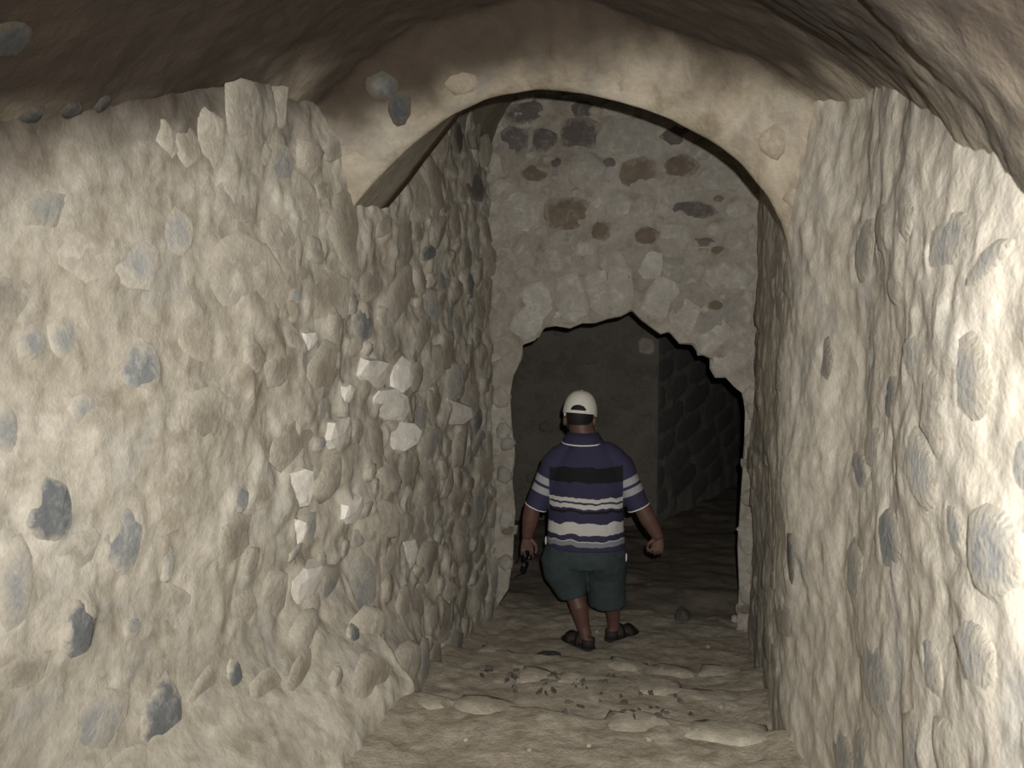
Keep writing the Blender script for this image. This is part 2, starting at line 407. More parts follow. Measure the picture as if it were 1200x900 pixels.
# --- near vault with the plastered arch edge
EDGE = [(405, 268), (418, 248), (440, 223), (480, 181), (530, 141), (580, 118), (635, 109), (690, 115), (740, 128), (790, 146), (835, 169), (870, 197), (900, 236), (916, 272), (922, 300)]
E = np.array([on_y(px, py, Y_ARCH) for px, py in EDGE])
E[0, 0] = XL - .01
E = np.vstack([[XL - .03, E[0, 1] - .22], E, [XR + .03, E[-1, 1] - .2]])
seg = np.r_[0, np.cumsum(np.hypot(*np.diff(E, axis=0).T))]
nT = 230; tt = np.linspace(0, seg[-1], nT)
ex = np.interp(tt, seg, E[:, 0]); ez = np.interp(tt, seg, E[:, 1])
ker = np.ones(9) / 9
exs = np.convolve(np.pad(ex, 4, 'edge'), ker, 'valid'); ezs = np.convolve(np.pad(ez, 4, 'edge'), ker, 'valid')
sx, sz = np.gradient(exs), np.gradient(ezs); ln = np.hypot(sx, sz); nx_, nz_ = -sz / ln, sx / ln      # outward (up) normal
zsp = ezs[0] * .5 + ezs[-1] * .5
Ys = np.r_[np.arange(.15, 3.2, .02), np.arange(3.2, 3.55, .01)]
tn = np.linspace(0, 1, nT)
rows = []; soots = []
for y in Ys:
    w = (float(right_x(y)) - XR)
    X = exs + w * sst(.45, 1.0, tn)
    Z = ezs - .06 * (Y_ARCH - y) - (ezs - zsp) * .035 * (Y_ARCH - y)
    lift = (.03 + .26 * sst(1.2, 2.9, y)) * (1 - sst(3.22, 3.545, y)) * sst(0, .10, tn) * sst(0, .10, 1 - tn)   # the vault is higher than the arch, whose face looks back up the passage
    edge = .02 * sst(3.50, 3.55, y)
    dn = .020 * fbm(X * 1.6, y * 1.6, Z, 71, 2) + .010 * fbm(X * 5, y * 5, Z * 5, 73, 3) + .004 * fbm(X * 18, y * 18, Z * 18, 75, 2)
    dn = dn * (1 - .8 * sst(3.42, 3.55, y))
    yy = y + (.05 * fbm(X * 3, 1.7, Z * 3, 83, 2) + .030 * fbm(X * 8, 2.3, Z * 8, 85, 3)) * sst(3.0, 3.25, y) * (1 - sst(3.42, 3.53, y))
    rows.append(np.stack([X + nx_ * (lift + dn + edge), yy, Z + nz_ * (lift + dn + edge)], -1))
    hh = Z + nz_ * lift - (1.84 + .36 * (y - 1.3)) + .07 * sst(3.0, 3.2, y)
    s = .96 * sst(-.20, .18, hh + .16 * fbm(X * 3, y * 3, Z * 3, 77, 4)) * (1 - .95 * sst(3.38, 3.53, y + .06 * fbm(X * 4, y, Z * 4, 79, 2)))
    soots.append(s)
# behind the edge: a short soffit that rises away on the crown and stays as a ledge on the left haunch, then the back of the arch
last = rows[-1].copy()
for dy, k in ((.06, .25), (.15, .6), (.26, 1.0), (.36, 1.25)):
    up = k * .24 * sst(.14, .5, tn)
    r = last.copy(); r[:, 1] += dy; r[:, 2] += up; r[:, 0] += nx_ * .03 * k * (1 - tn)
    rows.append(r); soots.append(np.full(nT, .45))
r = rows[-1].copy(); r[:, 2] = np.maximum(r[:, 2], 3.45); rows.append(r); soots.append(np.full(nT, .5))
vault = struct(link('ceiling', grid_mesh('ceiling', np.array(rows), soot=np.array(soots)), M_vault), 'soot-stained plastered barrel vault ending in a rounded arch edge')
# stones showing through the vault
ST_vd = stone_mat('vault_stone_dark', (.05, .053, .052), (.07, .07, .066), (.15, .14, .12), .5, .8, rim=(.085, .068, .05), rim_lo=.55, rim_hi=1.0)
ST_vl = stone_mat('vault_stone_pale', (.30, .255, .19), (.25, .21, .155), (.36, .31, .245), rim=(.22, .18, .13), rim_lo=.5, rim_hi=1.0)
def vault_hit(px, py):
    d = ray(px, py); best = None
    A = np.array(rows[:len(Ys)])
    rel = A - np.array(CAM); dd = np.array(d); c = np.cross(rel, dd / np.linalg.norm(dd)); dist = np.linalg.norm(c, axis=-1)
    i, j = np.unravel_index(np.argmin(dist), dist.shape)
    i = min(max(i, 1), len(Ys) - 2); j = min(max(j, 1), nT - 2)
    p = A[i, j]; tu = A[i + 1, j] - A[i - 1, j]; tv = A[i, j + 1] - A[i, j - 1]
    n = np.cross(tv, tu); n /= np.linalg.norm(n)
    if np.dot(n, np.array(CAM) - p) < 0: n = -n
    tv = tv / np.linalg.norm(tv); tu = np.cross(n, tv)
    return Vector(p), Vector(tv), Vector(np.cross(n, tv)), Vector(n)
for (px, py, r1, r2, mt) in [(448, 100, .07, .06, ST_vd), (470, 128, .075, .05, ST_vd), (543, 100, .045, .07, ST_vl), (10, 45, .05, .05, ST_vd), (14, 168, .05, .04, ST_vd),
      (34, 136, .035, .03, ST_vd), (80, 128, .045, .03, ST_vd), (121, 121, .03, .035, ST_vd), (905, 168, .06, .07, ST_vl), (930, 232, .04, .05, ST_vl),
      ]:
    p, a, b, n = vault_hit(px, py)
    stone(vault, p, a, b, n, r1, r2, .010, mt, ROUND, RNG.uniform(0, 3))
for (px, py, hw, hh, mt, kd) in on_vault:
    p, a, b, n = vault_hit(px, py); dd_ = (p - CAM).length / 1000
    stone(vault, p, a, b, n, min(hh * dd_, .06), min(hw * dd_ * 1.2, .055), .006, ST_vl, kd, RNG.uniform(-.15, .15))

# high vault over the space between the arch and the doorway wall
rows2 = []
th = np.linspace(0, math.pi, 60)
for y in np.arange(3.6, 6.25, .06):
    cx, hw = (XL + XR) / 2, (XR - XL) / 2 + .03
    X = cx - hw * np.cos(th); Z = 2.65 + .85 * np.sin(th)
    dn = .03 * fbm(X * 3, y * 3, Z * 3, 81, 3)
    rows2.append(np.stack([X, np.full(60, y), Z + dn], -1))
hv = struct(link('ceiling_inner', grid_mesh('ceiling_inner', np.array(rows2), soot=np.full((len(rows2), 60), .5)), M_vault), 'high stone vault behind the plastered arch')

# --- floor with worn steps
ys = np.r_[np.arange(.1, 6.3, .014)]; xs = np.arange(-1.75, .62, .016)
U, VV = np.meshgrid(xs, ys, indexing='ij')
Z = floor_z(VV, U) + .014 * fbm(U * 3, VV * 3, 0, 91, 3) + .005 * fbm(U * 14, VV * 14, 0, 93, 3)
Z += .05 * sst(.5, .0, (U + 1.45)) * (1 - sst(3, 5, VV)) + .03 * sst(.02, .22, np.abs(U + .62) - .75)
fl_o = struct(link('floor', grid_mesh('floor', np.stack([U, VV, Z], -1)), M_floor), 'dusty earth floor with worn steps going down')
EDGES = [(3.42, 0.0), (4.18, -.17), (4.85, -.34)]
rf = random.Random(3)
for k, (ye, zt) in enumerate(EDGES):
    x = -1.35 + rf.uniform(0, .1)
    while x < .24:
        w = rf.uniform(.09, .20)
        if rf.random() < .82:
            stone(fl_o, Vector((x + w, ye - .07 + rf.uniform(-.03, .03), zt - .045 + rf.uniform(-.006, .006))), X3, Y3, Z3, w * 1.02, rf.uniform(.09, .12), .058, ST_step, BLOCK, rf.choice([0, math.pi]), tilt=(rf.uniform(-.05, .05), rf.uniform(-.05, .05)), name='step_stone')
        x += 2 * w
# dark chips along the worn step edges, standing in for cracks and riser shadow
rc = random.Random(19)
def floor_hit(px, py):
    d = ray(px, py); d = d / d.y; t_ = np.arange(2.0, 7.5, .01)
    P_ = np.array(CAM)[None] + t_[:, None] * np.array(d)[None]; h = P_[:, 2] - floor_z(P_[:, 1], P_[:, 0])
    k = int(np.argmax(h < 0)); return Vector(P_[k])
for (xa, xb, yy, z, n) in [(585, 720, 797, -.34, 26), (600, 690, 810, -.34, 14), (640, 790, 830, -.17, 9), (728, 812, 838, -.17, 11), (550, 610, 788, -.34, 5), (690, 800, 818, -.17, 7)]:
    for _ in range(n):
        q = floor_hit(rc.uniform(xa, xb), yy + rc.uniform(-6, 6))
        stone(fl_o, Vector((q.x, q.y, float(floor_z(q.y, q.x)) + .006)), X3, Y3, Z3, rc.uniform(.008, .026), rc.uniform(.006, .012), .008, ST_rubble_shade, BROKEN, rc.uniform(0, 3), smooth=False, name='riser_shade_chip')

# --- wall with the ragged doorway
OPEN = [(560, 790), (575, 722), (596, 690), (601, 650), (604, 600), (600, 560), (604, 530), (600, 500), (598, 462), (602, 440), (612, 420), (613, 404), (627, 399), (639, 384), (652, 382), (668, 385), (682, 379),
        (697, 379), (712, 374), (728, 371), (740, 364), (752, 376), (774, 392), (784, 389), (796, 403), (811, 404), (818, 414), (834, 421), (848, 440), (860, 453), (870, 461), (873, 482), (872, 520), (868, 580), (864, 640), (866, 690), (862, 745), (862, 800)]
OP = np.array([on_y(px, py, Y_DOOR) for px, py in OPEN])
def inside(px, pz, poly):
    c = np.zeros(px.shape, bool); n = len(poly)
    for i in range(n):
        x1, z1 = poly[i]; x2, z2 = poly[(i + 1) % n]
        m = ((z1 > pz) != (z2 > pz)) & (px < (x2 - x1) * (pz - z1) / (z2 - z1 + 1e-12) + x1); c ^= m
    return c
# stones on that wall, measured on a crop whose pixel = 400 + cx / 2.143, 80 + cy / 2.143
G = [(595,165,55,45,ST_frd,BLOCK),(510,178,38,36,ST_frd,ROUND),(432,182,44,40,ST_frd,BLOCK),(722,165,72,50,ST_fr,BLOCK),(845,168,46,34,ST_frd,ROUND),(480,105,80,32,ST_frd,BLOCK),
 (600,100,40,22,ST_frd,BLOCK),(935,205,60,30,ST_fr,BLOCK),(605,252,52,46,ST_fr,BLOCK),(672,235,20,15,ST_frd,ROUND),(745,268,55,42,ST_frb,ROUND),(850,245,48,30,ST_frb,ROUND),
 (940,265,60,40,ST_fr,BLOCK),(540,237,16,14,ST_frd,ROUND),(485,265,40,25,ST_frb,ROUND),(340,285,26,40,ST_frd,ROUND),(450,355,52,55,ST_frl,ROUND),(567,368,62,46,ST_frb,BLOCK),
 (640,328,25,24,ST_frl,ROUND),(697,345,35,36,ST_frl,ROUND),(760,350,30,34,ST_fr,BLOCK),(885,355,62,23,ST_frd,ROUND),(765,422,32,25,ST_frb,ROUND),(913,435,34,13,ST_frd,ROUND),(1005,352,38,28,ST_frl,ROUND),
 (935,402,22,18,ST_frl,ROUND),(992,435,28,30,ST_fr,ROUND),(650,410,28,24,ST_frb,BLOCK),(840,410,40,24,ST_fr,BLOCK),(535,470,48,42,ST_fr,BLOCK),(455,450,34,36,ST_fr,ROUND),(680,480,42,36,ST_fr,ROUND),
 (765,490,42,38,ST_frl,BLOCK),(860,505,54,36,ST_fr,BLOCK),(965,520,56,38,ST_frl,BLOCK),(610,455,28,26,ST_frl,ROUND),(1020,500,22,40,ST_fr,BLOCK),(800,110,50,26,ST_fr,BLOCK),(870,125,36,18,ST_frd,BLOCK),(700,95,50,22,ST_fr,BLOCK),
 (385,240,30,34,ST_fr,ROUND),(400,300,34,26,ST_fr,ROUND),(380,400,28,40,ST_fr,ROUND),(410,490,26,40,ST_fr,ROUND),(1010,600,26,50,ST_fr,BLOCK),(1015,690,22,40,ST_fr,BLOCK),(990,290,34,24,ST_fr,ROUND),(360,470,20,30,ST_fr,ROUND),(1030,420,12,26,ST_fr,ROUND),
 (390,580,26,36,ST_fr,ROUND),(380,660,20,34,ST_fr,ROUND)]
front_st = []
for (cx, cy, a, b, mt, kd) in G:
    x, z = on_y(400 + cx / 2.143, 80 + cy / 2.143, Y_DOOR - .02); s = 6.05 / 1000 / 2.143
    front_st.append([x, z, a * s, b * s, mt, .022, kd, True])
# voussoirs and jamb stones: (crop cx, cy, half along radius, half across, angle of the radius in degrees from vertical)
VO = [(462,640,44,40,-52),(505,585,60,44,-36),(572,570,62,42,-22),(640,560,62,34,-10),(700,545,60,32,2),(800,575,58,38,24),(872,610,58,40,34),(930,670,50,36,46),(975,735,46,34,58)]
vous = []
for (cx, cy, a, b, ang) in VO:
    x, z = on_y(400 + cx / 2.143, 80 + cy / 2.143, Y_DOOR - .02); s = 6.05 / 1000 / 2.143
    vous.append((x, z, a * s, b * s, math.radians(ang)))
    front_st.append([x, z, b * s, a * s, ST_frl, .03, None, True])
rg = random.Random(77); nf = 0; tries = 0
while nf < 70 and tries < 4000:
    tries += 1
    x, z = rg.uniform(XL - .02, XR + .02), rg.uniform(-.5, 3.3); ru = rg.uniform(.04, .11) * (1 if tries < 1500 else .6); rv = ru * rg.uniform(.6, .9)
    if inside(np.array([x]), np.array([z]), OP)[0] or clash(front_st, x, z, ru, rv, .92): continue
    e = min(np.hypot((OP[:, 0] - x), (OP[:, 1] - z)))
    if e < ru * 1.6 + .03: continue
    front_st.append([x, z, ru, rv, ST_fr if rg.random() < .8 else ST_frb, .016, rg.choice([ROUND, BLOCK]), False]); nf += 1
xs = np.arange(XL - .25, XR + .35, .0125); zs = np.arange(-.7, 3.6, .0125)
U, VV = np.meshgrid(xs, zs, indexing='ij')
def front_disp(x, z):
    return .020 * fbm(x * 2, z * 2, 4, 101, 2) + .012 * fbm(x * 7, z * 7, 4, 103, 3) + .004 * fbm(x * 25, z * 25, 4, 105, 2)
Dm = front_disp(U, VV) + swell(U, VV, front_st, .5)
ins = inside(U, VV, OP)
# keep quads that touch the wall; pull the inner corners of the border quads onto the outline
corner = ins[:-1, :-1].astype(int) + ins[1:, :-1] + ins[1:, 1:] + ins[:-1, 1:]
keep = corner < 4
Q = np.stack([U, Y_DOOR - Dm, VV], -1)
border = ins & (np.pad(~ins, 1, constant_values=False)[2:, 1:-1] | np.pad(~ins, 1)[:-2, 1:-1] | np.pad(~ins, 1)[1:-1, 2:] | np.pad(~ins, 1)[1:-1, :-2]
                | np.pad(~ins, 1)[2:, 2:] | np.pad(~ins, 1)[:-2, 2:] | np.pad(~ins, 1)[2:, :-2] | np.pad(~ins, 1)[:-2, :-2])
A0, A1 = OP[:-1], OP[1:]
for i, j in zip(*np.nonzero(border)):
    p = np.array([U[i, j], VV[i, j]]); dv = A1 - A0
    t_ = np.clip(((p - A0) * dv).sum(1) / (dv * dv).sum(1), 0, 1); c = A0 + dv * t_[:, None]
    q = c[np.argmin(((c - p) ** 2).sum(1))]; Q[i, j, 0], Q[i, j, 2] = q
wf_me = grid_mesh('wall_front', Q, keep=keep)
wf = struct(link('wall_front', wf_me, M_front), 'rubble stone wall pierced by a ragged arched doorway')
# reveal of the doorway, splayed away behind
cxo = OP[:, 0].mean()
rv_rows = []
dense = np.vstack([np.linspace(A0[i], A1[i], 6)[:-1] for i in range(len(A0))] + [OP[-1:]])
for dy, k in ((-.01, 0.0), (.04, .02), (.16, .09), (.34, .2)):
    ctr = np.array([-.6, 1.0]); d = dense - ctr; L = np.linalg.norm(d, axis=1, keepdims=True)
    o_ = dense + d / L * (k + .012 * fbm(dense[:, 0] * 9, dense[:, 1] * 9, dy * 9, 111, 2)[:, None] * (k > 0))
    rv_rows.append(np.stack([o_[:, 0], np.full(len(o_), Y_DOOR + dy), o_[:, 1]], -1))
rev = link('door_reveal', grid_mesh('door_reveal', np.array(rv_rows)), M_front, wf)
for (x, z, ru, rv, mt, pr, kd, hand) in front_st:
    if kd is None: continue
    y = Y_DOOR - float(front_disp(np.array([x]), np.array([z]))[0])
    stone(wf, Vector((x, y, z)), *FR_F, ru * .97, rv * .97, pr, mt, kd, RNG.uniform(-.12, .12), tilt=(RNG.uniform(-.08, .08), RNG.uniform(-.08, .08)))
rj = random.Random(31)
for (pxs, side) in ((OP[3:9], -1), (OP[30:37], 1)):
    for (xa, za) in pxs[::1]:
        zz = za + rj.uniform(-.06, .06); r_ = rj.uniform(.055, .085)
        stone(wf, Vector((xa + side * (r_ * .85 + .005), Y_DOOR - .01, zz)), *FR_F, r_, r_ * rj.uniform(.9, 1.3), .04, ST_fr, ROUND, rj.uniform(-.3, .3), name='jamb_stone', tilt=(rj.uniform(-.1, .1), -side * .25))
for (x, z, a, b, ang) in vous:
    y = Y_DOOR - float(front_disp(np.array([x]), np.array([z]))[0])
    stone(wf, Vector((x, y, z)), *FR_F, b, a, .03, ST_frl, BLOCK, -ang, name='arch_stone', tilt=(RNG.uniform(-.05, .05), RNG.uniform(-.05, .05)))

# --- beyond the doorway: a dark wall facing the doorway and a narrow passage that leads on past its corner
cxn, _ = on_y(770, 450, Y_FAR)
xs = np.linspace(-3.4, cxn + .012, 96); zs = np.arange(-1.3, 3.4, .03)
U, VV = np.meshgrid(xs, zs, indexing='ij')
Yb = Y_FAR - .02 * fbm(U * 3, VV * 3, 7, 121, 4) * np.clip((cxn - U) * 8, .2, 1)
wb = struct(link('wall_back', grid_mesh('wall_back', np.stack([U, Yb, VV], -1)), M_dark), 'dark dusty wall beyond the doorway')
p757 = on_y(757, 405, Y_FAR)
stone(wb, Vector((p757[0], Y_FAR - .01, p757[1])), *FR_F, .085, .09, .03, ST_tan, BLOCK)
for (px, py, r) in [(655, 390, .05), (640, 500, .09), (730, 470, .12), (720, 560, .14), (625, 560, .1), (690, 420, .12), (750, 450, .08), (640, 430, .1)]:
    q = on_y(px, py, Y_FAR)
    stone(wb, Vector((q[0], Y_FAR - .005, q[1])), *FR_F, r, r * .7, .02, stone_mat('far_stone', (.165, .145, .12), (.14, .125, .10)) if px == 655 else bpy.data.materials['far_stone'], BLOCK)
# passage wall with dark squared blocks, running away past the corner
ang = math.radians(17.0)                      # to the right of the passage axis
dirv = Vector((math.sin(ang), math.cos(ang), 0)); nrm = Vector((math.cos(ang), -math.sin(ang), 0))
O = Vector((cxn, Y_FAR, 0)); LEN = 9.0
ss = np.arange(0, LEN, .05); zs = np.arange(-1.6, 3.4, .05)
U, VV = np.meshgrid(ss, zs, indexing='ij')
dn = .012 * fbm(U * 4, VV * 4, 9, 131, 3) * np.clip(U * 3, 0, 1)
P = np.stack([O.x + dirv.x * U + nrm.x * dn, O.y + dirv.y * U + nrm.y * dn, VV], -1)
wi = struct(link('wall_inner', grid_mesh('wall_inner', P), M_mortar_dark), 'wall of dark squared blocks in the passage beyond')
rb = random.Random(4); tl_ = math.atan(.16)
bx_, bz_ = (dirv * math.cos(tl_) + Z3 * math.sin(tl_)), (Z3 * math.cos(tl_) - dirv * math.sin(tl_))
for row in range(12):
    z = -.75 + row * .30; s = 0.0; w0 = rb.uniform(.12, .5)
    while s < 7.0:
        w = rb.uniform(.30, .55) if s > 0 else w0
        p = O + dirv * (s + w) + nrm * .004; p.z = z + .16 * (s + w)
        if p.z < 2.6 and p.z > -.5: stone(wi, p, bx_, bz_, nrm, w * .97, .128, .014, ST_brick, SQUARE, rb.choice([0, math.pi]), name='block')
        s += 2 * w + .05
# closing walls, floor and roof of the far space
def quadwall(name, pts, mat, label):
    me = bpy.data.meshes.new(name); me.from_pydata(pts, [], [tuple(range(len(pts)))]); me.update()
    return struct(link(name, me, mat, smooth=False), label)
endp = O + dirv * LEN
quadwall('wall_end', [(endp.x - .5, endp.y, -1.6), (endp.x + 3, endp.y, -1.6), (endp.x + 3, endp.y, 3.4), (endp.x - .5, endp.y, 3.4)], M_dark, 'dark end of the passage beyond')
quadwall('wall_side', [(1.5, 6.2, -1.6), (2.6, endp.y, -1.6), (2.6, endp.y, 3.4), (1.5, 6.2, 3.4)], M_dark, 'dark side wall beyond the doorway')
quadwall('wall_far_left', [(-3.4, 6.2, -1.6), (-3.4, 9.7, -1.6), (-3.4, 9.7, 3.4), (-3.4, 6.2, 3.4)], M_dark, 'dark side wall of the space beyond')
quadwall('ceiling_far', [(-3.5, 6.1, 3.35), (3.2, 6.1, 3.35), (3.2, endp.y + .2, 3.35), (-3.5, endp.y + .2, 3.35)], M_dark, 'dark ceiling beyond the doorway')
xs = np.arange(-3.5, 3.2, .05); ys = np.arange(6.2, endp.y + .2, .05)
U, VV = np.meshgrid(xs, ys, indexing='ij')
Z = floor_z(VV, U) - .02 * np.maximum(0, VV - 9) + .03 * fbm(U * 2.5, VV * 2.5, 0, 141, 4)
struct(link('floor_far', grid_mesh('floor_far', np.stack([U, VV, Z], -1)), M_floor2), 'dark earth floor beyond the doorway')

# ------------------------------------------------------------------ loose stones
def rock(name, px, py, z, r, mat, label, group=None, flat=.7):
    rr_ = random.Random(int(px * 7 + py)); bm = bmesh.new()
    bmesh.ops.create_icosphere(bm, subdivisions=2, radius=1)
    for v in bm.verts:
        n = float(fbm(v.co.x * 1.3 + px, v.co.y * 1.3, v.co.z * 1.3, 5, 2)); v.co *= 1 + .28 * n
        v.co.z = max(v.co.z * flat, -.35)
    me = bpy.data.meshes.new(name); bm.to_mesh(me); bm.free()
    o = link(name, me, mat, smooth=False); p = on_z(px, py, z)
    o.location = (p.x, p.y, float(floor_z(p.y, p.x)) + .33 * r); o.scale = (r, r * .8, r); o.rotation_euler = (0, 0, rr_.uniform(0, 6))
    return tag(o, label, 'stone', group)
rock('rock', 800, 728, -.54, .07, ST_rubble_shade, 'dark angular rock on the floor by the right side of the doorway', flat=.9)
rock('rock', 760, 690, -.56, .035, ST_rubble_shade, 'small dark rock on the dim floor beyond the doorway')
slab = rock('stone_slab', 645, 776, -.53, .09, stone_mat('slab_stone', (.075, .075, .065), (.06, .06, .055)), 'dark flat stone slab on the step behind the walking person', flat=.3)
for (px, py, z, r) in [(738, 775, -.52, .028), (512, 832, -.16, .035), (700, 742, -.53, .02), (726, 772, -.52, .018), (560, 800, -.34, .022), (845, 830, -.17, .02), (870, 860, -.02, .02), (800, 790, -.34, .018), (545, 868, -.0, .014), (690, 875, 0, .012), (760, 868, 0, .014), (620, 880, 0, .012), (830, 760, -.53, .02), (590, 770, -.5, .02)]:
    rock('pebble', px, py, z, r, ST_step, 'small pale pebble lying on the dusty steps', 'pebbles on the steps')

# ------------------------------------------------------------------ the person
PY = 5.47
ph = on_y(686, 760, PY)
PERS = Vector((ph[0], PY, float(floor_z(PY, ph[0])) - .005))
person = empty('person', PERS, math.radians(6))
tag(person, 'person seen from behind in striped polo shirt, shorts and pale cap walking down steps', 'person')

def tube(bm, pts, rad, sg=18, up=Vector((0, 1, 0)), cap=True):
    pts = [Vector(p) for p in pts]; prev = None
    for i, p in enumerate(pts):
        d = (pts[min(i + 1, len(pts) - 1)] - pts[max(i - 1, 0)]).normalized()
        a = up.cross(d)
        if a.length < 1e-4: a = Vector((1, 0, 0)).cross(d)
        a.normalize(); b = d.cross(a)
        rx, ry = rad[i] if hasattr(rad[i], '__len__') else (rad[i], rad[i])
        ring = [bm.verts.new(p + a * rx * math.cos(2 * math.pi * k / sg) + b * ry * math.sin(2 * math.pi * k / sg)) for k in range(sg)]
        if prev:
            for k in range(sg): bm.faces.new((prev[k], prev[(k + 1) % sg], ring[(k + 1) % sg], ring[k]))
        elif cap: bm.faces.new(ring[::-1])
        prev = ring
    if cap: bm.faces.new(prev)
def ball(bm, c, r, sub=3):
    M = Matrix.Translation(Vector(c)) @ Matrix.Diagonal((*(r if hasattr(r, '__len__') else (r, r, r)), 1))
    bmesh.ops.create_icosphere(bm, subdivisions=sub, radius=1, matrix=M)
def baked(name, bm, voxel, it=4):
    me = bpy.data.meshes.new(name + '_src'); bmesh.ops.recalc_face_normals(bm, faces=bm.faces[:]); bm.to_mesh(me); bm.free()
    o = bpy.data.objects.new('tmp', me); COL.objects.link(o)
    r = o.modifiers.new('r', 'REMESH'); r.mode = 'VOXEL'; r.voxel_size = voxel
    if it: s = o.modifiers.new('s', 'SMOOTH'); s.iterations = it; s.factor = .5
    bpy.context.view_layer.update()
    dg = bpy.context.evaluated_depsgraph_get()
    out = bpy.data.meshes.new_from_object(o.evaluated_get(dg)); out.name = name
    bpy.data.objects.remove(o, do_unlink=True); bpy.data.meshes.remove(me)
    return out
def wrinkle(me, amp, fx, fz, seed):
    n = len(me.vertices); co = np.empty(n * 3, np.float32); me.vertices.foreach_get('co', co); co = co.reshape(-1, 3)
    no = np.empty(n * 3, np.float32); me.vertices.foreach_get('normal', no); no = no.reshape(-1, 3)
    w = fbm(co[:, 0] * fx, co[:, 1] * fx, co[:, 2] * fz, seed, 3)
    co = co + no * (amp * w)[:, None]; me.vertices.foreach_set('co', co.astype(np.float32).reshape(-1)); me.update()

skin = flat_mat('skin', (.098, .050, .037), .55, .35, 25, .25)
# joints (x to the right, y ahead, z up)
HL, KL, AL = Vector((-.115, 0, .74)), Vector((-.092, .035, .40)), Vector((0.005, -.02, .085))
HR, KR, AR = Vector((.115, 0, .74)), Vector((.165, .10, .40)), Vector((.185, .16, .10))
SL, EL, WL = Vector((-.215, -.005, 1.265)), Vector((-.352, -.005, .93)), Vector((-.388, .02, .725))
SR, ER, WR = Vector((.215, -.005, 1.265)), Vector((.366, -.01, .935)), Vector((.468, .0, .752))
HC = Vector((-.045, .015, 1.545))
bm = bmesh.new()
tube(bm, [(0, 0, .62), (0, 0, .74), (0, 0, .9), (0, 0, 1.05), (0, 0, 1.2), (0, 0, 1.29), (-.005, 0, 1.34), (-.018, 0, 1.39), (-.036, .005, 1.47), (-.042, .01, 1.53)],
     [(.19, .12), (.225, .14), (.225, .145), (.225, .14), (.215, .125), (.18, .10), (.125, .085), (.088, .08), (.08, .082), (.075, .08)], 28)
for H_, K_, A_ in ((HL, KL, AL), (HR, KR, AR)):
    m = (K_ + A_) / 2 + Vector((0, -.012, .03))
    tube(bm, [H_ + Vector((0, 0, .04)), H_.lerp(K_, .5), K_, m, A_.lerp(K_, .18), A_], [.105, .085, .060, .060, .042, .040], 20)
def foot(A_, ang):
    d = Vector((math.sin(ang), math.cos(ang), 0)); s = Vector((d.y, -d.x, 0)); h = Vector((A_.x, A_.y, 0))
    tube(bm, [h - d * .05 + Vector((0, 0, .052)), h + d * .0 + Vector((0, 0, .055)), h + d * .09 + Vector((0, 0, .046)), h + d * .155 + Vector((0, 0, .036))], [(.032, .030), (.037, .036), (.044, .026), (.046, .016)], 16, up=Z3)
    for k in range(5):
        o = (k - 2) * .0185; L = (.055, .05, .046, .04, .032)[k if s.x * d.x >= 0 else 4 - k]
        q = h + d * (.15 - abs(o) * .25) + s * o
        tube(bm, [q + Vector((0, 0, .034)), q + d * L + Vector((0, 0, .030))], [.0095, .0075], 8, up=Z3)
FLA, FRA = math.radians(-42), math.radians(42)
foot(AL, FLA); foot(AR + Vector((0, 0, 0)), FRA)
tube(bm, [AR, Vector((AR.x, AR.y, .05))], [.042, .036], 14); tube(bm, [AL, Vector((AL.x, AL.y, .05))], [.042, .036], 14)
for S_, E_, W_ in ((SL, EL, WL), (SR, ER, WR)):
    tube(bm, [S_ + Vector((-.04 * (1 if S_.x > 0 else -1), 0, .0)), S_, S_.lerp(E_, .5), E_, E_.lerp(W_, .35), E_.lerp(W_, .75), W_], [.045, .055, .055, .054, .056, .044, .036], 18)
def hand(Wp, d, n, s, curls, thumb):
    d, n, s = d.normalized(), n.normalized(), s.normalized()
    tube(bm, [Wp - d * .02, Wp + d * .01, Wp + d * .05, Wp + d * .088], [(.030, .026), (.034, .023), (.043, .02), (.045, .016)], 16, up=n)
    Ls = ((.036, .026, .021), (.040, .029, .022), (.037, .027, .021), (.029, .021, .019))
    for i in range(4):
        off = .0345 - .023 * i
        p = Wp + d * (.083 - .004 * abs(i - 1)) + s * off; a = 0.0; pts = [p]; fan = (off * 2.2)
        for L, c in zip(Ls[i], curls):
            a += c; q = (d * math.cos(a) + n * math.sin(a) + s * fan * max(0.0, math.cos(a))); p = p + q.normalized() * L; pts.append(p)
        tube(bm, pts, [.0098, .0092, .0085, .0072], 10, up=s)
    p = Wp + d * .022 + s * .030 + n * .008; pts = [p]
    for L, v in zip((.040, .032, .026), thumb):
        p = p + (d * v[0] + s * v[1] + n * v[2]).normalized() * L; pts.append(p)
    tube(bm, pts, [.016, .0125, .0105, .008], 10, up=n)
hdL = (Vector((-.02, -.02, -1))); hand(WL, hdL, Vector((.15, -1, .02)), Vector((1, .15, 0)), (.55, .75, .55), ((.75, .7, .3), (.9, .1, .55), (.9, -.3, .5)))
hdR = (Vector((-.12, -.12, -1))); hand(WR, hdR, Vector((-.1, -1, .12)), Vector((-1, .1, .12)), (.95, 1.15, .8), ((.7, .75, .35), (.8, .1, .7), (.75, -.45, .5)))
